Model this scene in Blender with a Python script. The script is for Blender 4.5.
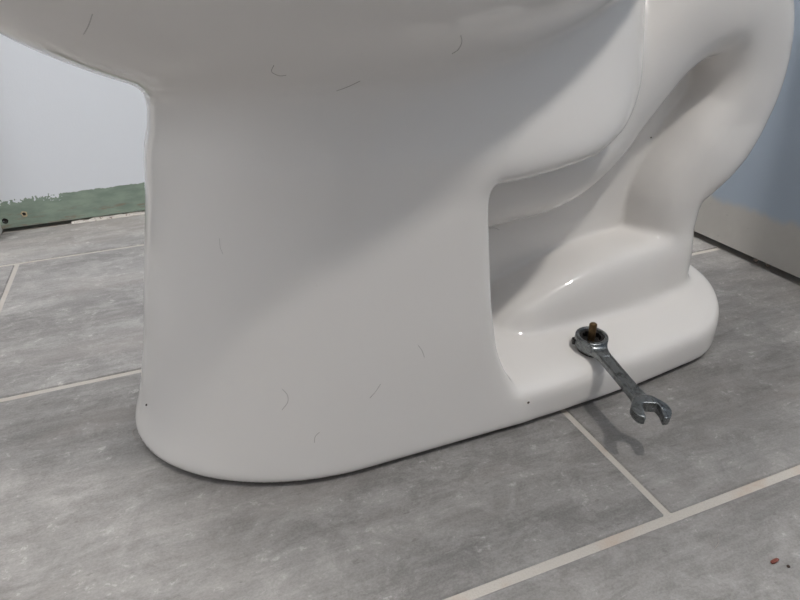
import bpy, bmesh, math, random
import numpy as np
from mathutils import Vector, Matrix

for o in list(bpy.data.objects):
    bpy.data.objects.remove(o)
scene = bpy.context.scene
col = scene.collection

# ------------------------------------------------------------------ camera
cam_data = bpy.data.cameras.new('camera')
cam_data.sensor_width = 36.0
cam_data.lens = 605.3*36.0/800.0
cam_data.clip_start = 0.01
cam = bpy.data.objects.new('camera', cam_data)
col.objects.link(cam)
_right = Vector((0.93071605, -0.36527281, -0.01853126))
_down = Vector((-0.18831261, -0.4351538, -0.8804428))
_fwd = Vector((0.31353787, 0.82293192, -0.47379011))
_m = Matrix((( _right.x, -_down.x, -_fwd.x, -0.2545069),
             ( _right.y, -_down.y, -_fwd.y, -0.50082774),
             ( _right.z, -_down.z, -_fwd.z, 0.30594987),
             (0, 0, 0, 1)))
cam.matrix_world = _m
scene.camera = cam

# ------------------------------------------------------------------ world and light
world = bpy.data.worlds.new('world')
scene.world = world
world.use_nodes = True
world.node_tree.nodes['Background'].inputs[0].default_value = (0.75, 0.87, 1.0, 1)
world.node_tree.nodes['Background'].inputs[1].default_value = 0.3
scene.view_settings.view_transform = 'Standard'
scene.view_settings.look = 'None'
scene.view_settings.gamma = 1.0
scene.view_settings.use_curve_mapping = False
scene.view_settings.exposure = 0.22
BULB = 500.0          # strength of each vanity globe
DOME = 72.0          # strength of the ceiling dome

day = bpy.data.lights.new('window_daylight', 'AREA')      # daylight at the window of the wall opposite
day.shape = 'RECTANGLE'; day.size = 1.0; day.size_y = 0.8  # height, width
day.energy = 5.6
day.color = (0.95, 0.97, 1.0)
dayo = bpy.data.objects.new('window_daylight', day)
col.objects.link(dayo)
dayo.location = (-1.735, -0.28, 1.30)
dayo.rotation_euler = (0, math.radians(-90), 0)            # shines along +x

# ------------------------------------------------------------------ helpers
def link(name, me, mat=None, parent=None):
    o = bpy.data.objects.new(name, me)
    col.objects.link(o)
    if mat is not None and me is not None:
        me.materials.append(mat)
    if parent is not None:
        o.parent = parent
        o.matrix_parent_inverse = parent.matrix_basis.inverted() if parent.type == 'EMPTY' and False else Matrix()
    return o
def tag(o, label=None, cat=None, group=None, kind=None):
    if label: o['label'] = label
    if cat: o['category'] = cat
    if group: o['group'] = group
    if kind: o['kind'] = kind
    return o
def empty(name, loc=(0, 0, 0)):
    o = bpy.data.objects.new(name, None)
    o.empty_display_size = 0.02
    o.location = loc
    col.objects.link(o)
    return o
def from_bm(name, bm, mat=None, parent=None, smooth=False):
    me = bpy.data.meshes.new(name)
    bm.normal_update()
    bm.to_mesh(me); bm.free()
    if smooth:
        me.polygons.foreach_set('use_smooth', [True]*len(me.polygons))
    return link(name, me, mat, parent)
def add_box(bm, a, b, bevel=0.0, seg=2):
    vs = [bm.verts.new((x, y, z)) for z in (a[2], b[2]) for y in (a[1], b[1]) for x in (a[0], b[0])]
    fs = [(0,2,3,1), (4,5,7,6), (0,1,5,4), (2,6,7,3), (0,4,6,2), (1,3,7,5)]
    faces = [bm.faces.new([vs[i] for i in f]) for f in fs]
    if bevel > 0:
        es = list({e for f in faces for e in f.edges})
        bmesh.ops.bevel(bm, geom=es, offset=bevel, segments=seg, profile=0.5, affect='EDGES')
def box(name, a, b, mat, parent=None, bevel=0.0, seg=2):
    bm = bmesh.new(); add_box(bm, a, b, bevel, seg)
    return from_bm(name, bm, mat, parent)
def lathe(bm, prof, n=32, cap=True):
    rings = []
    for r, z in prof:
        rings.append([bm.verts.new((r*math.cos(2*math.pi*i/n), r*math.sin(2*math.pi*i/n), z)) for i in range(n)])
    for a, b in zip(rings[:-1], rings[1:]):
        for i in range(n):
            bm.faces.new((a[i], a[(i+1) % n], b[(i+1) % n], b[i]))
    if cap:
        bm.faces.new(rings[0][::-1]); bm.faces.new(rings[-1])

# ------------------------------------------------------------------ materials
def nmat(name):
    m = bpy.data.materials.new(name)
    m.use_nodes = True
    nt = m.node_tree
    return m, nt, nt.nodes['Principled BSDF']
def N(nt, kind, **kw):
    n = nt.nodes.new(kind)
    for k, v in kw.items():
        setattr(n, k, v)
    return n
def math_n(nt, op, a, b=None, c=None, clamp=False):
    n = N(nt, 'ShaderNodeMath', operation=op, use_clamp=clamp)
    for i, v in enumerate((a, b, c)):
        if v is None: continue
        if isinstance(v, (int, float)): n.inputs[i].default_value = v
        else: nt.links.new(v, n.inputs[i])
    return n.outputs[0]
def mix_c(nt, fac, a, b, mode='MIX'):
    n = N(nt, 'ShaderNodeMix', data_type='RGBA', blend_type=mode)
    for sock, v in ((n.inputs[0], fac), (n.inputs[6], a), (n.inputs[7], b)):
        if isinstance(v, (int, float)): sock.default_value = v
        elif isinstance(v, tuple): sock.default_value = (*v, 1.0)
        else: nt.links.new(v, sock)
    return n.outputs[2]
def noise(nt, vec, scale, detail=4.0, rough=0.55, dist=0.0):
    n = N(nt, 'ShaderNodeTexNoise')
    n.inputs['Scale'].default_value = scale
    n.inputs['Detail'].default_value = detail
    n.inputs['Roughness'].default_value = rough
    n.inputs['Distortion'].default_value = dist
    if vec is not None: nt.links.new(vec, n.inputs['Vector'])
    return n.outputs['Fac']
def ramp(nt, fac, stops):
    n = N(nt, 'ShaderNodeMapRange', interpolation_type='SMOOTHSTEP')
    n.inputs[1].default_value, n.inputs[2].default_value = stops[0], stops[1]
    n.inputs[3].default_value, n.inputs[4].default_value = (stops[2], stops[3]) if len(stops) > 2 else (0, 1)
    nt.links.new(fac, n.inputs[0])
    return n.outputs[0]
def scaled(nt, vec, s, loc=(0, 0, 0)):
    n = N(nt, 'ShaderNodeMapping')
    n.inputs['Scale'].default_value = s
    n.inputs['Location'].default_value = loc
    nt.links.new(vec, n.inputs['Vector'])
    return n.outputs[0]
def bump(nt, h, strength, dist, bsdf):
    n = N(nt, 'ShaderNodeBump')
    n.inputs['Strength'].default_value = strength
    n.inputs['Distance'].default_value = dist
    nt.links.new(h, n.inputs['Height'])
    nt.links.new(n.outputs[0], bsdf.inputs['Normal'])
def simple(name, colr, rough=0.5, metal=0.0, spec=0.5):
    m, nt, b = nmat(name)
    b.inputs['Base Color'].default_value = (*colr, 1)
    b.inputs['Roughness'].default_value = rough
    b.inputs['Metallic'].default_value = metal
    b.inputs['Specular IOR Level'].default_value = spec
    return m

# glazed ceramic
M_ceramic, nt, b = nmat('glazed_white_ceramic')
geo = N(nt, 'ShaderNodeNewGeometry').outputs['Position']
dust = ramp(nt, noise(nt, geo, 260, 3, .7), (.66, .78, 0.0, 1.0))
cl = mix_c(nt, math_n(nt, 'MULTIPLY', dust, .10), (0.805, 0.782, 0.758), (0.52, 0.49, 0.46))
nt.links.new(cl, b.inputs['Base Color'])
nt.links.new(ramp(nt, noise(nt, geo, 22, 4, .6), (.3, .75, .035, .075)), b.inputs['Roughness'])
b.inputs['IOR'].default_value = 1.5

# veined grey stone-look tile (object coordinates + a random shift per tile)
M_tile, nt, b = nmat('grey_veined_tile')
tc = N(nt, 'ShaderNodeTexCoord').outputs['Object']
rnd = N(nt, 'ShaderNodeObjectInfo').outputs['Random']
sh = N(nt, 'ShaderNodeCombineXYZ')
for i in range(3):
    nt.links.new(math_n(nt, 'MULTIPLY', rnd, (13.7, 7.3, 3.1)[i]), sh.inputs[i])
va = N(nt, 'ShaderNodeVectorMath', operation='ADD')
nt.links.new(tc, va.inputs[0]); nt.links.new(sh.outputs[0], va.inputs[1])
P = va.outputs[0]
broad = noise(nt, scaled(nt, P, (2.4, 12, 1)), 1.0, 4, .6, .6)
streak = noise(nt, scaled(nt, P, (9, 95, 1)), 1.0, 8, .72, .7)
fine = noise(nt, scaled(nt, P, (45, 520, 1)), 1.0, 4, .65, .3)
blot = noise(nt, scaled(nt, P, (30, 44, 1)), 1.0, 10, .76, .5)
grain = noise(nt, scaled(nt, P, (700, 900, 1)), 1.0, 2, .6)
speck = noise(nt, scaled(nt, P, (150, 170, 1)), 1.0, 4, .7, .3)
f = math_n(nt, 'ADD', math_n(nt, 'MULTIPLY', ramp(nt, broad, (.34, .66)), .26),
           math_n(nt, 'MULTIPLY', ramp(nt, streak, (.34, .66)), .17))
f = math_n(nt, 'ADD', f, math_n(nt, 'MULTIPLY', ramp(nt, fine, (.34, .66)), .07))
f = math_n(nt, 'ADD', f, math_n(nt, 'MULTIPLY', ramp(nt, blot, (.40, .64)), .34))
f = math_n(nt, 'ADD', f, math_n(nt, 'MULTIPLY', ramp(nt, grain, (.35, .65)), .16))
c1 = mix_c(nt, f, (0.150, 0.144, 0.139), (0.420, 0.407, 0.395))
tint = ramp(nt, noise(nt, scaled(nt, P, (5, 16, 1), (2, 5, 0)), 1.0, 3, .6), (.45, .75, 0, .35))
c1 = mix_c(nt, tint, c1, (0.290, 0.258, 0.240))
lightp = math_n(nt, 'MULTIPLY', ramp(nt, speck, (.56, .68)), ramp(nt, blot, (.46, .62)))
c2 = mix_c(nt, math_n(nt, 'MULTIPLY', lightp, .80), c1, (0.52, 0.50, 0.485))
darkp = ramp(nt, noise(nt, scaled(nt, P, (90, 230, 1), (3, 1, 0)), 1.0, 4, .65), (.64, .74))
c3 = mix_c(nt, math_n(nt, 'MULTIPLY', darkp, .42), c2, (0.115, 0.106, 0.100))
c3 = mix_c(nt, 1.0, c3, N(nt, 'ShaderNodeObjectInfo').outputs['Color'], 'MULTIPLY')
nt.links.new(c3, b.inputs['Base Color'])
nt.links.new(ramp(nt, blot, (.2, .8, .42, .58)), b.inputs['Roughness'])
b.inputs['Specular IOR Level'].default_value = 0.4
bump(nt, math_n(nt, 'ADD', streak, math_n(nt, 'MULTIPLY', speck, .6)), .22, .0012, b)

M_grout, nt, b = nmat('beige_grout')
geo = N(nt, 'ShaderNodeNewGeometry').outputs['Position']
g1 = noise(nt, geo, 900, 3, .6); g2 = noise(nt, geo, 28, 3, .6)
cl = mix_c(nt, g1, (0.40, 0.37, 0.335), (0.56, 0.53, 0.49))
cl = mix_c(nt, ramp(nt, g2, (.5, .72, 0, .55)), cl, (0.44, 0.335, 0.26))
nt.links.new(cl, b.inputs['Base Color']); b.inputs['Roughness'].default_value = .9
bump(nt, g1, .5, .0006, b)

# painted wall over green moisture-resistant board
M_backwall, nt, b = nmat('painted_green_board')
geo = N(nt, 'ShaderNodeNewGeometry').outputs['Position']
sx = N(nt, 'ShaderNodeSeparateXYZ'); nt.links.new(geo, sx.inputs[0])
X, Z = sx.outputs[0], sx.outputs[2]
left = ramp(nt, X, (-.404, -.398, 1, 0))
n1 = math_n(nt, 'SUBTRACT', noise(nt, geo, 230, 2, .5), .5)
n2 = math_n(nt, 'SUBTRACT', noise(nt, scaled(nt, geo, (1, 1, 1), (4, 2, 7)), 60, 3, .6), .5)
amp = math_n(nt, 'ADD', math_n(nt, 'MULTIPLY', left, .030), .0022)
edge = math_n(nt, 'ADD', math_n(nt, 'MULTIPLY', n1, amp), math_n(nt, 'MULTIPLY', n2, .006))
lim = math_n(nt, 'ADD', math_n(nt, 'MULTIPLY', left, -.0035), .0455)
d = math_n(nt, 'SUBTRACT', math_n(nt, 'ADD', Z, edge), lim)
paint = ramp(nt, d, (-.0004, .0004))
green = mix_c(nt, ramp(nt, noise(nt, scaled(nt, geo, (30, 30, 90)), 1, 4, .6), (.3, .7)), (0.205, 0.270, 0.220), (0.290, 0.360, 0.295))
scuff = ramp(nt, noise(nt, scaled(nt, geo, (38, 38, 260), (1.3, 0, .5)), 1, 4, .65), (.54, .66))
zone = ramp(nt, Z, (.018, .030, 1.0, 0.0))
green = mix_c(nt, math_n(nt, 'MULTIPLY', math_n(nt, 'MULTIPLY', scuff, zone), .75), green, (0.26, 0.20, 0.155))
pn = noise(nt, geo, 7, 3, .5)
pcol = mix_c(nt, pn, (0.755, 0.790, 0.845), (0.790, 0.822, 0.872))
nt.links.new(mix_c(nt, paint, green, pcol), b.inputs['Base Color'])
b.inputs['Roughness'].default_value = .6
bump(nt, math_n(nt, 'ADD', math_n(nt, 'MULTIPLY', paint, 1.0), math_n(nt, 'MULTIPLY', noise(nt, geo, 420, 3, .6), .5)), .35, .0006, b)

# wall behind the toilet: bare grey compound, blue paint with shade baked in
M_rightwall, nt, b = nmat('shaded_paint_bare_foot')
geo = N(nt, 'ShaderNodeNewGeometry').outputs['Position']
sx = N(nt, 'ShaderNodeSeparateXYZ'); nt.links.new(geo, sx.inputs[0])
n2 = math_n(nt, 'SUBTRACT', noise(nt, scaled(nt, geo, (1, 1, .5)), 24, 3, .6), .5)
d = math_n(nt, 'ADD', sx.outputs[2], math_n(nt, 'MULTIPLY', n2, .030))
paint = ramp(nt, d, (.055, .067))
low = mix_c(nt, noise(nt, geo, 60, 4, .6), (0.44, 0.42, 0.385), (0.51, 0.49, 0.455))
spot = ramp(nt, noise(nt, scaled(nt, geo, (1, 1, 1), (2, 9, 4)), 170, 2, .5), (.70, .78, 0, .5))
low = mix_c(nt, spot, low, (0.30, 0.29, 0.28))
nt.links.new(mix_c(nt, paint, low, (0.365, 0.425, 0.500)), b.inputs['Base Color'])
b.inputs['Roughness'].default_value = .65
bump(nt, noise(nt, geo, 300, 3, .6), .2, .0006, b)

def plain_paint(name, colr):
    m, nt, b = nmat(name)
    geo = N(nt, 'ShaderNodeNewGeometry').outputs['Position']
    k = noise(nt, geo, 6, 3, .5)
    nt.links.new(mix_c(nt, k, tuple(x*.96 for x in colr), colr), b.inputs['Base Color'])
    b.inputs['Roughness'].default_value = .6
    bump(nt, noise(nt, geo, 300, 2, .6), .15, .0006, b)
    return m
M_wall = plain_paint('low_bounce_wall_grey', (0.22, 0.22, 0.225))  # unseen walls, kept dark grey to cut the bounced fill light
M_ceil = plain_paint('white_ceiling_paint', (0.62, 0.61, 0.60))
M_trim = plain_paint('white_trim_paint', (0.74, 0.73, 0.70))
M_dark = simple('cavity_shade_wood', (0.018, 0.014, 0.011), .9)  # near-black: shade inside the wall gaps put into the wood colour
M_filler, nt, b = nmat('crumbly_white_filler')
geo = N(nt, 'ShaderNodeNewGeometry').outputs['Position']
g1 = noise(nt, geo, 240, 3, .7)
nt.links.new(mix_c(nt, ramp(nt, g1, (.56, .68)), (0.70, 0.67, 0.62), (0.20, 0.15, 0.12)), b.inputs['Base Color'])
b.inputs['Roughness'].default_value = .9
M_gap_shade = simple('gap_shade_black', (0.03, 0.027, 0.024), .9)
M_paper = simple('torn_tan_paper', (0.50, 0.40, 0.26), .9)
M_hole = simple('dark_hole', (0.012, 0.010, 0.009), .9)

M_chrome, nt, b = nmat('worn_chrome')
geo = N(nt, 'ShaderNodeTexCoord').outputs['Object']
w = noise(nt, scaled(nt, geo, (120, 700, 700)), 1, 3, .6)
nt.links.new(mix_c(nt, ramp(nt, noise(nt, geo, 190, 4, .7), (.45, .7)), (0.24, 0.255, 0.26), (0.12, 0.13, 0.135)), b.inputs['Base Color'])
b.inputs['Metallic'].default_value = 1.0
nt.links.new(ramp(nt, w, (.3, .7, .24, .42)), b.inputs['Roughness'])
M_polish = simple('polished_chrome', (0.60, 0.62, 0.63), .16, 1.0)
M_steel_dark = simple('dark_oiled_steel', (0.014, 0.012, 0.011), .5, 0.2)
M_lever = simple('black_switch_lever', (0.012, 0.012, 0.013), .45)
M_brass, nt, b = nmat('tarnished_brass')
geo = N(nt, 'ShaderNodeTexCoord').outputs['Object']
nt.links.new(mix_c(nt, noise(nt, geo, 400, 3, .6), (0.11, 0.065, 0.032), (0.27, 0.18, 0.09)), b.inputs['Base Color'])
b.inputs['Metallic'].default_value = .85; b.inputs['Roughness'].default_value = .38
M_hair = simple('dark_hair', (0.33, 0.30, 0.28), .6)
M_hair_pale = simple('grey_hair', (0.55, 0.53, 0.51), .6)
M_crumb = simple('reddish_brown_crumb', (0.15, 0.040, 0.028), .8)
M_crumb_dark = simple('dark_brown_crumb', (0.055, 0.038, 0.030), .8)
M_lint = simple('grey_lint', (0.30, 0.29, 0.28), .9)
# ------------------------------------------------------------------ surface from a distance field
def mesh_field(fn, lo, hi, h):
    """naive surface nets over fn(x, y, z) < 0, vertices pulled onto the surface"""
    ax = [np.arange(lo[i], hi[i]+h, h) for i in range(3)]
    X, Yv, Zv = ax[0][:, None, None], ax[1][None, :, None], ax[2][None, None, :]
    D = np.broadcast_to(fn(X, Yv, Zv), tuple(len(a) for a in ax)).astype(np.float32)
    S = D < 0
    n = [s-1 for s in S.shape]
    cnt = np.zeros(n, np.int8)
    for i in (0, 1):
        for j in (0, 1):
            for k in (0, 1):
                cnt += S[i:i+n[0], j:j+n[1], k:k+n[2]]
    act = (cnt > 0) & (cnt < 8)
    idx = np.full(n, -1, np.int64)
    cells = np.argwhere(act)
    idx[act] = np.arange(len(cells))
    acc = np.zeros((len(cells), 3)); num = np.zeros(len(cells))
    ci, cj, ck = cells.T
    cor = [(i, j, k) for i in (0, 1) for j in (0, 1) for k in (0, 1)]
    for a in cor:
        for d in range(3):
            if a[d]: continue
            b = list(a); b[d] = 1
            da = D[ci+a[0], cj+a[1], ck+a[2]]; db = D[ci+b[0], cj+b[1], ck+b[2]]
            m = (da < 0) != (db < 0)
            t = np.where(m, da/np.where(m, da-db, 1), 0)
            p = np.tile(np.array(a, float), (len(cells), 1)); p[:, d] += t
            acc[m] += p[m]; num[m] += 1
    V = (cells+acc/num[:, None])*h+np.array([a[0] for a in ax])
    e = h*.25
    for _ in range(3):
        d0 = fn(V[:, 0], V[:, 1], V[:, 2])
        G = np.stack([(fn(V[:, 0]+e*(i == 0), V[:, 1]+e*(i == 1), V[:, 2]+e*(i == 2)) -
                       fn(V[:, 0]-e*(i == 0), V[:, 1]-e*(i == 1), V[:, 2]-e*(i == 2)))/(2*e) for i in range(3)], 1)
        L = np.maximum((G*G).sum(1), .05)
        step = np.clip(d0/L, -h*.5, h*.5)
        V = V-G*step[:, None]
    F = []
    for d in range(3):
        u, w = (d+1) % 3, (d+2) % 3
        sl = [slice(1, -1)]*3; sl[d] = slice(0, -1)
        A = S[tuple(sl)]
        sl2 = list(sl); sl2[d] = slice(1, None)
        B = S[tuple(sl2)]
        for flip, m in ((False, A & ~B), (True, B & ~A)):
            q = np.argwhere(m)
            q[:, u] += 1; q[:, w] += 1
            def at(du, dw):
                r = q.copy(); r[:, u] -= du; r[:, w] -= dw
                return idx[r[:, 0], r[:, 1], r[:, 2]]
            quad = np.stack([at(1, 1), at(0, 1), at(0, 0), at(1, 0)], 1)
            F.append(quad[:, ::-1] if flip else quad)
    F = np.concatenate(F)
    F = F[(F >= 0).all(1)]
    return V, F
def field_object(name, fn, lo, hi, h, mat, parent=None):
    V, F = mesh_field(fn, lo, hi, h)
    me = bpy.data.meshes.new(name)
    me.vertices.add(len(V)); me.vertices.foreach_set('co', V.astype(np.float32).ravel())
    me.loops.add(F.size); me.loops.foreach_set('vertex_index', F.astype(np.int32).ravel())
    me.polygons.add(len(F))
    me.polygons.foreach_set('loop_start', np.arange(0, F.size, 4, dtype=np.int32))
    me.polygons.foreach_set('loop_total', np.full(len(F), 4, np.int32))
    me.update(calc_edges=True); me.validate()
    me.polygons.foreach_set('use_smooth', [True]*len(me.polygons))
    return link(name, me, mat, parent)

# ------------------------------------------------------------------ the room
XW, YW = 0.358, 0.434            # wall behind the toilet, wall beside it
XL, YF, ZC = -1.75, -1.70, 2.40
W, L = 0.308, 0.904              # tile row pitch and length
floor = tag(box('floor', (XL-.1, YF-.1, -.03), (XW+.1, YW+.1, -.0013), M_grout),
            'grey veined floor tiles with beige grout lines', None, None, 'structure')
for k in range(-6, 2):
    y0, y1 = k*W+.0033, (k+1)*W-.0033
    y1 = min(y1, YW-.003); y0 = max(y0, YF)
    if y1-y0 < .02: continue
    j0 = 0.0 if k % 2 else -.452
    for j in range(-3, 2):
        x0, x1 = j0+j*L+.0026, j0+(j+1)*L-.0026
        x0, x1 = max(x0, XL), min(x1, XW+.004)
        if x1-x0 < .02: continue
        bm = bmesh.new()
        cx, cy = (x0+x1)/2, (y0+y1)/2
        add_box(bm, (x0-cx, y0-cy, -.009), (x1-cx, y1-cy, 0), .0009, 1)
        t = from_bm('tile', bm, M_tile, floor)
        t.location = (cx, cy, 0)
        shade = {-2: .84, -1: .89 if x0 < 0 else .87, 0: 1.10, 1: 1.08}.get(k, .95)   # floor light baked per tile: near rows darker, back rows lighter
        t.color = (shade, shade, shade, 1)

wb = tag(box('wall_back', (-.60, YW, .0052), (XW+.1, YW+.012, ZC), M_backwall), None, None, None, 'structure')
wb['label'] = 'pale blue painted wall with bare green board along its foot'
box('sill_plate', (-.60, YW+.02, -.004), (XW+.1, YW+.05, .05), M_dark, wb)
# crumbly filler in the gap under the board
bm = bmesh.new(); rs = random.Random(3)
xs = np.arange(-.400, XW-.02, .006); prev = None
for i, xx in enumerate(xs):
    h = .0033+rs.uniform(-.0018, .0012); yy = YW+.0004+rs.uniform(-.0010, .0015)
    cur = [bm.verts.new((xx, YW+.010, -.001)), bm.verts.new((xx, yy-.001, -.001)), bm.verts.new((xx, yy, h)), bm.verts.new((xx, YW+.010, h))]
    if prev:
        for a in range(4):
            bm.faces.new((prev[a], prev[(a+1) % 4], cur[(a+1) % 4], cur[a]))
    else: bm.faces.new(cur)
    prev = cur
bm.faces.new(prev[::-1])
from_bm('gap_filler', bm, M_filler, wb)
# two screw holes in the green board
def screw_hole(x, z, r, torn):
    bm = bmesh.new(); n = 18; rs = random.Random(int(x*1000))
    prof = [(1.75, -.00005), (1.35, -.0009), (1.05, -.0007), (.95, .0003), (.9, .004)]
    rings = []
    wob = [1+rs.uniform(-.22, .22)*torn for _ in range(n)]
    for q, dep in prof:
        rings.append([bm.verts.new((x+r*q*wob[i]*math.cos(2*math.pi*i/n), YW+dep-.0001, z+r*q*wob[i]*math.sin(2*math.pi*i/n))) for i in range(n)])
    for a, c in zip(rings[:-1], rings[1:]):
        for i in range(n):
            bm.faces.new((a[i], c[i], c[(i+1) % n], a[(i+1) % n]))
    rim = from_bm('torn_paper_rim', bm, M_paper if torn > .5 else M_hole, wb, True)
    bm = bmesh.new()
    vs = [bm.verts.new((x+r*1.0*wob[i]*math.cos(2*math.pi*i/n), YW-.0004, z+r*.1+r*.9*wob[i]*math.sin(2*math.pi*i/n))) for i in range(n)]
    c = bm.verts.new((x, YW-.0002, z))
    for i in range(n): bm.faces.new((vs[i], c, vs[(i+1) % n])[::-1])
    from_bm('screw_hole', bm, M_hole, wb)  # flat near-black disc, the shade inside the hole put into its colour
screw_hole(-.4545, .0225, .0023, 1.0)
screw_hole(-.4795, .0160, .0022, .4)

wr = tag(box('wall_right', (XW, YF, .0085), (XW+.012, YW+.012, ZC), M_rightwall),
         'shade-darkened pale blue painted wall behind the toilet with a bare grey strip at its foot', None, None, 'structure')
box('sill_plate', (XW+.02, YF, -.004), (XW+.05, YW+.05, .05), M_dark, wr)
bm = bmesh.new()
# door casing that ends the painted wall on the left
tag(box('trim_1', (-.60, YW-.036, 0), (-.4865, YW+.012, 2.1), M_trim, None, .003), 'white door casing at the left end of the painted wall', None, None, 'structure')
tag(box('wall_far', (XL, YW, 0), (-.60, YW+.012, ZC), M_wall), 'dark low-bounce wall beyond the door casing', None, None, 'structure')
tag(box('wall_front', (XL, YF-.05, 0), (XW, YF, ZC), M_wall), 'dark low-bounce wall behind the viewer', None, None, 'structure')
wl = tag(box('wall_left', (XL-.05, YF, 0), (XL, YW, ZC), M_wall), 'dark low-bounce wall with the window', None, None, 'structure')
M_sky = simple('bright_sky_pane', (.6, .65, .7), .2)
win = tag(box('window_1', (XL, -.70, .78), (XL+.008, .14, 1.82), M_sky), 'window in the wall opposite the toilet back', None, None, 'structure')
for a_, b_ in (((XL, -.74, .74), (XL+.03, -.69, 1.86)), ((XL, .13, .74), (XL+.03, .18, 1.86)),
               ((XL, -.69, .74), (XL+.03, .13, .79)), ((XL, -.69, 1.81), (XL+.03, .13, 1.86))):
    box('window_frame', a_, b_, M_trim, win, .003)
tag(box('ceiling', (XL, YF, ZC), (XW+.1, YW+.1, ZC+.05), M_ceil), 'white ceiling', None, None, 'structure')

# ------------------------------------------------------------------ lamps out of view: globe on the wall behind the toilet, dome on the ceiling
lamp = tag(empty('wall_lamp', (XW, -.79, 1.78)), 'frosted tube lamp high on the wall behind the toilet', 'lamp')
bm = bmesh.new(); lathe(bm, [(.055, 0), (.055, .006), (.045, .010), (.010, .0105)], 32)
p = from_bm('back_plate', bm, M_polish, lamp, True); p.rotation_euler = (0, math.radians(-90), 0)
bm = bmesh.new(); lathe(bm, [(.012, .008), (.012, .016), (.016, .018)], 20)
s = from_bm('socket', bm, M_polish, lamp, True); s.rotation_euler = (0, math.radians(-90), 0)
def glow(name, colr, k):
    m, nt, b = nmat(name)
    b.inputs['Emission Color'].default_value = (*colr, 1)
    b.inputs['Emission Strength'].default_value = k
    return m
bm = bmesh.new(); lathe(bm, [(.012, -.075), (.024, -.072), (.031, -.064), (.034, -.05), (.034, .05), (.031, .064), (.024, .072), (.012, .075)], 24)
g = from_bm('tube_shade', bm, glow('lit_glass_globe', (1.0, .955, .90), BULB), lamp, True); g.location = (-.052, 0, 0)
dome = tag(empty('ceiling_lamp', (-.80, .05, ZC)), 'round frosted dome lamp on the ceiling', 'lamp')
bm = bmesh.new(); lathe(bm, [(.19, 0), (.19, -.02), (.175, -.025)], 40); from_bm('rim', bm, M_polish, dome, True)
bm = bmesh.new(); lathe(bm, [(.004, -.075), (.07, -.072), (.12, -.060), (.155, -.042), (.175, -.024)], 40, False)
from_bm('shade', bm, glow('lit_frosted_dome', (1.0, .98, .955), DOME), dome, True)

# ------------------------------------------------------------------ the toilet
Y0 = -0.080
def smin(a, b, k):
    h = np.maximum(k - np.abs(a - b), 0.0) / k
    return np.minimum(a, b) - h*h*h*k/6.0
def smax(a, b, k):
    return -smin(-a, -b, k)
def smooth_curve(pts, n):
    """Catmull-Rom through rows of pts"""
    P = np.array(pts, float)
    P = np.vstack([2*P[0]-P[1], P, 2*P[-1]-P[-2]])
    out = []
    for i in range(1, len(P)-2):
        for t in np.linspace(0, 1, n, endpoint=False):
            a, b, c, d = P[i-1], P[i], P[i+1], P[i+2]
            out.append(0.5*((2*b)+(c-a)*t+(2*a-5*b+4*c-d)*t*t+(3*b-a-3*c+d)*t**3))
    out.append(P[-2])
    return np.array(out)
# trapway centre line (x, z, radius)
TRAP = smooth_curve([(-.075,.164,.045),(-.02,.168,.045),(.028,.173,.045),(.062,.190,.044),(.088,.220,.042),
    (.118,.257,.041),(.146,.279,.043),(.176,.283,.044),(.200,.266,.042),(.212,.234,.040),(.207,.199,.040),
    (.184,.166,.040),(.160,.133,.035),(.158,.097,.034),(.157,.050,.034)], 12)
WEB = [(-.09,.02),(.18,.02),(.18,.10),(.20,.20),(.20,.26),(.15,.27),(.05,.20),(-.09,.18)]
DECK = [(.02,.39),(.318,.39),(.318,.358),(.252,.340),(.238,.298),(.235,.310),(.15,.345),(.06,.355)]
def table(zs, xs, w):
    """smoothed look-up table"""
    g = np.linspace(zs[0]-.05, zs[-1]+.05, 700)
    y = np.interp(g, zs, xs)
    k = max(int(w/(g[1]-g[0])), 1)
    kern = np.hanning(2*k+3); kern /= kern.sum()
    yp = np.pad(y, k+1, mode='edge')
    return g, np.convolve(yp, kern, mode='valid')
def look(x, t):
    return np.interp(x, t[0], t[1])
def poly2(x, z, P):
    d = None; s = 1.0
    n = len(P)
    for i in range(n):
        ax, az = P[i]; bx, bz = P[i-1]
        ex, ez = bx-ax, bz-az
        wx, wz = x-ax, z-az
        t = np.clip((wx*ex+wz*ez)/(ex*ex+ez*ez), 0, 1)
        q = (wx-ex*t)**2+(wz-ez*t)**2
        d = q if d is None else np.minimum(d, q)
        c1 = z >= az; c2 = z < bz; c3 = ex*wz > ez*wx
        s = s*np.where((c1&c2&c3)|(~c1&~c2&~c3), -1.0, 1.0)
    return np.sqrt(d)*s
def trap_dist(x, z, v):
    best = None
    P = TRAP
    for i in range(len(P)-1):
        ax, az, ar = P[i]; bx, bz, br = P[i+1]
        ex, ez = bx-ax, bz-az
        t = np.clip(((x-ax)*ex+(z-az)*ez)/(ex*ex+ez*ez), 0, 1)
        q = (x-ax-ex*t)**2+(z-az-ez*t)**2
        r = ar+(br-ar)*t
        if best is None: best, rad = q, r
        else:
            m = q < best
            best = np.where(m, q, best); rad = np.where(m, r, rad)
    vs = v*np.interp(x, [.08, .17], [1.02, .86])*np.interp(z, [.13, .19], [.84, 1.0])
    dd = np.sqrt(best)
    n2 = np.sqrt(best+vs*vs)
    n3 = (dd**2.9+np.abs(vs)**2.9+1e-12)**(1/2.9)
    t = np.clip((x-.09)/.07, 0, 1)*np.clip((z-.10)/.06, 0, 1)
    return (n2+(n3-n2)*t-rad)*.9
T_XF = table([0,.010,.03,.05,.08,.11,.18,.235,.30], [-.3175,-.3155,-.3075,-.3020,-.2945,-.2885,-.2730,-.2605,-.251], .016)
T_WF = table([0,.05,.11,.18,.235,.30], [.1190,.1140,.1100,.1060,.1035,.100], .02)
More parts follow.
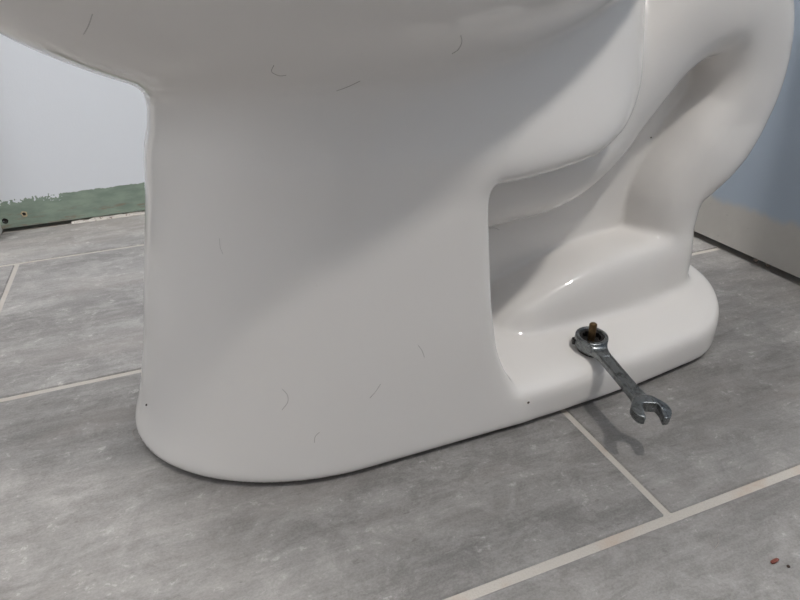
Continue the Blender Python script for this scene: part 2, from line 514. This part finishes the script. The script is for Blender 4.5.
T_XB = table([0,.03,.05,.07,.107,.173,.26], [-.026,-.042,-.054,-.061,-.066,-.070,-.066], .012)
T_ZB = table([-.20,-.05,-.02,.02,.05,.08,.105,.127], [.184,.186,.188,.191,.199,.214,.240,.30], .010)
T_ZT = table([-.04,-.025,-.01,.01,.04,.065,.09,.12,.2,.24], [.040,.056,.066,.074,.084,.091,.095,.097,.096,.08], .010)
T_BW = table([-.05,-.035,-.025,-.01,.01,.04,.08,.12,.15,.19,.24], [.024,.042,.052,.058,.060,.060,.060,.057,.050,.039,.034], .010)
T_FW = table([-.12,-.075,-.055,-.04,-.03,-.01,.0,.077,.141,.2], [.100,.110,.1150,.1172,.1178,.1172,.1168,.1120,.1035,.09], .012)
def sdf(x, v, z):
    v = np.abs(v)
    xf = look(z, T_XF); w = look(z, T_WF)
    xs = -.165
    # --- pedestal
    a = xs-xf
    xe = np.minimum(x-xs, 0.0)
    q = np.sqrt((xe/a)**2+(v/w)**2)
    plan = (q-1.0)*np.minimum(a, w)
    xb = look(z, T_XB)
    ped = smax(plan, x-xb, .020)
    ped = smax(ped, z-.218, .015)
    # --- upper body that runs back past the pedestal (wing)
    xr = np.maximum(x+.10, 0.0); ar = .196
    w2 = w+(.212-np.clip(z, 0, .40))*.34*np.clip((x+.15)/.16, 0, 1)**2*(3-2*np.clip((x+.15)/.16, 0, 1))
    q2 = np.where(x < -.10, np.sqrt((xe/a)**2+(v/w2)**2), ((xr/ar)**2.6+(v/w2)**2.6+1e-9)**(1/2.6))
    plan2 = (q2-1.0)*.10
    zb = look(x, T_ZB)
    wing = smax(plan2, (zb-z)*.85, .034)
    wing = smax(wing, z-.36, .02)
    body = smin(ped, wing, .010)
    # --- bowl
    bb = .187-.036*np.clip((x+.12)/.24, 0, 1)**1.3
    e = np.sqrt(((x+.138)/.257)**2+(v/bb)**2+((z-0.3945)/.165)**2)
    g = np.sqrt(((x+.138)/.257**2)**2+(v/bb**2)**2+((z-0.3945)/.165**2)**2)+1e-6
    bowl = e*(e-1.0)/g
    body = smin(body, bowl, .020)
    # --- tank deck
    deck = smax(poly2(x, z, DECK), v-.052, .03)
    # --- trapway, web, boot, foot
    trap = trap_dist(x, z, v)
    web = np.maximum(poly2(x, z, WEB), v-.006)
    zt = look(x, T_ZT)
    bw = look(x, T_BW)
    boot = smax(smax((z-zt)*.9, v-bw-(.07-z)*.08, .034), smax(x-.178, -.038-x, .01), .02)
    zft = .0335+np.maximum(.112-v, 0)*.20
    fw = look(x, T_FW)
    # rounded rear end
    dx = x-(.209-.062); dv = v-(fw-.062)
    rr = np.sqrt(np.maximum(dx,0)**2+np.maximum(dv,0)**2)+np.minimum(np.maximum(dx,dv),0)-.062
    foot = smax(smax(rr, -.12-x, .01), z-zft, .020)
    low = smin(foot, boot, .011)
    low = smin(low, web, .008)
    low = smin(low, trap, np.interp(z, [.08, .12], [.018, .007]))
    low = smin(low, deck, .014)
    d = smin(body, low, .007)
    # --- hollow bowl, flat top, small gap under the base
    ei = np.sqrt(((x+.150)/.185)**2+(v/.125)**2+((z-.40)/.13)**2)
    cav = (ei-1.0)*.12
    d = smax(d, -cav, .02)
    d = smax(d, z-.396, .012)
    d = smax(d, .003-z, .008)
    return d

toilet = tag(empty('toilet', (0, 0, 0)), 'glossy white ceramic toilet with exposed trapway standing on grey tiles', 'toilet')
def toilet_field(x, y, z):
    return sdf(x, y-Y0, z)
field_object('ceramic_body', toilet_field, (-.412, Y0-.202, -.006), (.330, Y0+.202, .408), .0026, M_ceramic, toilet)
# dark plinth added under the base, gap shade put into its colour
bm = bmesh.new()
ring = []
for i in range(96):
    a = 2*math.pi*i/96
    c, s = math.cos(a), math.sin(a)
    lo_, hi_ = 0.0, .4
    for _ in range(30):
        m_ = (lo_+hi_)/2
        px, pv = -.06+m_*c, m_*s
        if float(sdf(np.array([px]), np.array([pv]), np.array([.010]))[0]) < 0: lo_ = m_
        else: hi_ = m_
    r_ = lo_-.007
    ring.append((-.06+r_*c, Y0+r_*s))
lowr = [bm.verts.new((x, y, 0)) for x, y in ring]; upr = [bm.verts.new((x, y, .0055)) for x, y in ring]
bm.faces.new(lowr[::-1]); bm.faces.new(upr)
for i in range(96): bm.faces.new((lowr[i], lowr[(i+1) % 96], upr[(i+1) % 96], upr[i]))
from_bm('gap_shade_plinth', bm, M_gap_shade, toilet)

# ------------------------------------------------------------------ bolt, nut and washer
def foot_top(x, y):
    z = np.linspace(.12, .01, 400)
    d = sdf(np.full(400, x), np.full(400, y-Y0), z)
    i = int(np.argmax(d < 0))
    return float(z[i])
BX, BY = .0335, -.1720
zf = foot_top(BX, BY)
bolt = tag(empty('floor_bolt', (BX, BY, zf)), 'tarnished brass floor bolt sticking up through the toilet foot', 'bolt')
bm = bmesh.new(); prof = [(.0030, -.02)]
z = -.003
while z < .0225:
    prof += [(.0031, z), (.0025, z+.0006)]; z += .0012
prof += [(.0029, .0230), (.0020, .0238)]
lathe(bm, prof, 20); from_bm('threaded_rod', bm, M_brass, bolt, True)
bm = bmesh.new(); lathe(bm, [(.0105, -.004), (.0105, .0012), (.0098, .0016), (.004, .0016)], 28); from_bm('washer', bm, M_steel_dark, bolt)
bm = bmesh.new(); lathe(bm, [(.0070, .0012), (.0074, .0016), (.0074, .0085), (.0066, .0092), (.0034, .0092)], 6); from_bm('hex_nut', bm, M_steel_dark, bolt)

# ------------------------------------------------------------------ ratchet wrench
OL = .084                                   # ring centre to the middle of the open end
def ring_shape(x, y, z):
    r = np.sqrt(x*x+y*y)
    ring = smax(np.maximum(r-.0128, .0095-r), np.abs(z-.0012)-.0050, .0018)
    hw = np.interp(x, [0, .012, .02, .05, .075, .09], [.0070, .0066, .0052, .0050, .0056, .0066])
    ht = np.interp(x, [0, .012, .022, .07, .09], [.0040, .0036, .0028, .0026, .0030])
    han = smax(smax(np.abs(y)-hw, np.abs(z)-ht, .0018), smax(.0095-x, x-OL, .001), .001)
    # shallow panel along the shank
    pan = smax(smax(np.abs(y)-(hw-.0019), (ht-.0005)-z, .0006), smax(.023-x, x-.069, .002), .001)
    han = smax(han, -pan, .0006)
    a = math.radians(-18)
    xx, yy = x-OL, y
    u = xx*math.cos(a)+yy*math.sin(a); v = -xx*math.sin(a)+yy*math.cos(a)
    head = np.sqrt((u/1.02)**2+(v/1.08)**2)-.0122
    head = smax(head, np.abs(z)-.0036, .0016)
    slot = np.maximum(np.abs(v)-.0059, -.0012-u)
    slot = np.minimum(slot, np.sqrt((u+.0010)**2+v*v)-.0056)
    slot = np.maximum(slot, -.0046-u)
    tip = u-.0092
    head = smax(head, tip, .002)
    d = smin(ring, han, .006)
    d = smin(d, head, .007)
    d = smax(d, .0095-r, .0008)
    d = smax(d, -slot, .0012)
    return d
wz = zf+.0070
wrench = tag(empty('ratchet_wrench', (BX, BY, wz)), 'short chrome ratchet wrench with its ring over the brass bolt', 'wrench')
END = Vector((.0225, -.2495, wz-.006))
dv = (END-Vector((BX, BY, wz))).normalized()
up = Vector((0, 0, 1)); side = up.cross(dv).normalized(); up2 = dv.cross(side)
wrench.rotation_euler = Matrix(((dv.x, side.x, up2.x), (dv.y, side.y, up2.y), (dv.z, side.z, up2.z))).to_euler()
field_object('wrench_body', ring_shape, (-.0145, -.0160, -.0060), (.1035, .0160, .0085), .0005, M_chrome, wrench)
bm = bmesh.new(); n = 48
inner, outer = [], []
prof_z = (-.0030, .0050)
def star(i): return .0073 if i % 4 == 0 else (.0078 if i % 2 else .0083)
for z in prof_z:
    outer.append([bm.verts.new((.0096*math.cos(2*math.pi*i/n), .0096*math.sin(2*math.pi*i/n), z)) for i in range(n)])
    inner.append([bm.verts.new((star(i)*.94*math.cos(2*math.pi*i/n), star(i)*.94*math.sin(2*math.pi*i/n), z)) for i in range(n)])
for i in range(n):
    j = (i+1) % n
    bm.faces.new((outer[1][i], outer[1][j], inner[1][j], inner[1][i]))
    bm.faces.new((outer[0][j], outer[0][i], inner[0][i], inner[0][j]))
    bm.faces.new((inner[1][i], inner[1][j], inner[0][j], inner[0][i]))
    bm.faces.new((outer[0][i], outer[0][j], outer[1][j], outer[1][i]))
ins = from_bm('ratchet_insert', bm, M_steel_dark, wrench)
bm = bmesh.new(); add_box(bm, (-.003, -.0018, -.0025), (.003, .0018, .0015), .0008)
lv = from_bm('reversing_lever', bm, M_lever, wrench)
la = math.radians(-112)
lv.location = (.0128*math.cos(la), .0128*math.sin(la), -.0005); lv.rotation_euler = (0, 0, la+math.pi/2)

# ------------------------------------------------------------------ stray hairs, crumbs and lint
def near_side(x, z):
    y = np.linspace(-.30, .1, 2400)
    d = sdf(np.full(len(y), x), y-Y0, np.full(len(y), z))
    return float(y[int(np.argmax(d < 0))])
def strand(name, pts, r, mat, label, cat, group):
    P = [Vector(p) for p in pts]
    C = smooth_curve([tuple(p) for p in P], 6)
    bm = bmesh.new(); prev = None
    for i, p in enumerate(C):
        p = Vector(p); q = Vector(C[min(i+1, len(C)-1)])-Vector(C[max(i-1, 0)])
        q.normalize(); a = q.orthogonal().normalized(); b_ = q.cross(a)
        cur = [bm.verts.new(p+(a*math.cos(t)+b_*math.sin(t))*r) for t in (0, math.pi/2, math.pi, 3*math.pi/2)]
        if prev:
            for k in range(4): bm.faces.new((prev[k], prev[(k+1) % 4], cur[(k+1) % 4], cur[k]))
        else: bm.faces.new(cur[::-1])
        prev = cur
    bm.faces.new(prev)
    return tag(from_bm(name, bm, mat, None, True), label, cat, group)
G = 'stray hairs stuck to the ceramic'
def hair(xz, mat, label, r=.00017):
    strand('stray_hair', [(x, near_side(x, z_)-.0001, z_) for x, z_ in xz], r, mat, label, 'hair', G)
hair([(-.1668, .2535), (-.1610, .2552), (-.1546, .2580)], M_hair, 'straight dark hair under the bowl, above the middle of the pedestal')
hair([(-.1095, .2790), (-.1065, .2755), (-.1060, .2715), (-.1085, .2695)], M_hair_pale, 'pale hooked hair under the bowl towards the trapway', .0003)
hair([(-.1990, .2690), (-.1995, .2655), (-.1960, .2632), (-.1925, .2632)], M_hair, 'curled faint hair under the bowl front')
hair([(-.2146, .0770), (-.2120, .0725), (-.2125, .0670), (-.2165, .0615)], M_hair, 'curved hair low on the pedestal front')
hair([(-.1955, .0420), (-.1985, .0390), (-.1995, .0345)], M_hair, 'short hair near the bottom edge of the pedestal')
hair([(-.1600, .0605), (-.1560, .0640), (-.1520, .0690)], M_hair, 'straight slanting hair low on the pedestal middle')
hair([(-.1245, .0914), (-.1220, .0870), (-.1203, .0813)], M_hair, 'short upright hair on the pedestal near its rear edge', .00018)
hair([(-.2354, .1743), (-.2358, .1690), (-.2350, .1650)], M_hair_pale, 'faint upright hair high on the pedestal front')
hair([(-.0160, .1180), (-.0100, .1172), (-.0055, .1145)], M_hair, 'hair lying in the recess below the rising trapway', .00018)
hair([(-.2790, .2850), (-.2755, .2890), (-.2725, .2935)], M_hair_pale, 'pale hair on the front overhang of the bowl', .0003)
def crumb(name, loc, s, mat, label, cat, group, seed, flat=(0, 0, 1)):
    bm = bmesh.new(); bmesh.ops.create_icosphere(bm, subdivisions=2, radius=1)
    rs = random.Random(seed)
    for v in bm.verts:
        k = 1+rs.uniform(-.2, .2); v.co = Vector((v.co.x*s[0]*k, v.co.y*s[1]*k, v.co.z*s[2]*k))
    o = from_bm(name, bm, mat); o.location = loc
    return tag(o, label, cat, group)
GC = 'crumbs on the floor and ceramic'
o = crumb('crumb', (.0305, -.3564, .0009), (.0032, .0013, .0010), M_crumb, 'long reddish brown crumb on the tile in front of the grout line', 'crumb', GC, 1)
o.rotation_euler = (0, 0, math.radians(2))
crumb('crumb', (.0350, -.3619, .0006), (.0010, .0010, .0007), M_crumb_dark, 'tiny dark crumb beside the long reddish crumb', 'crumb', GC, 2)
for (x, z_, s, lab) in ((-.3018, .0359, .0010, 'dark speck low on the front edge of the pedestal'),
                        (-.0379, .0226, .0010, 'brown speck low on the base side just left of the floor bolt'),
                        (.1400, .1770, .0008, 'dark speck on the web between the trapway legs'),):
    crumb('speck', (x, near_side(x, z_)-.0002, z_), (s, s*.7, s*.9), M_crumb_dark, lab, 'speck', GC, int(abs(x)*1e4))
strand('stray_hair', [(.0060, -.3365, .0004), (.0110, -.3345, .0008), (.0140, -.3310, .0008), (.0165, -.3295, .0004)], .00022, M_hair,
       'dark hair on the floor tile nearest the viewer', 'hair', 'stray hairs on the floor')
strand('stray_hair', [(-.3165, -.0990, .0004), (-.3190, -.0900, .0014), (-.3175, -.0840, .0006)], .00022, M_hair,
       'dark hair on the tile at the front foot of the pedestal', 'hair', 'stray hairs on the floor')
for i, (x, y) in enumerate(((XW-.0030, -.056), (XW-.0030, -.072))):
    crumb('debris', (x, y, .0078), (.0018, .0030, .0016), M_crumb_dark,
          ('dark bit of debris in the gap under the blue wall, nearer the toilet', 'dark bit of debris in the gap under the blue wall, nearer the frame edge')[i], 'debris', GC, 40+i)
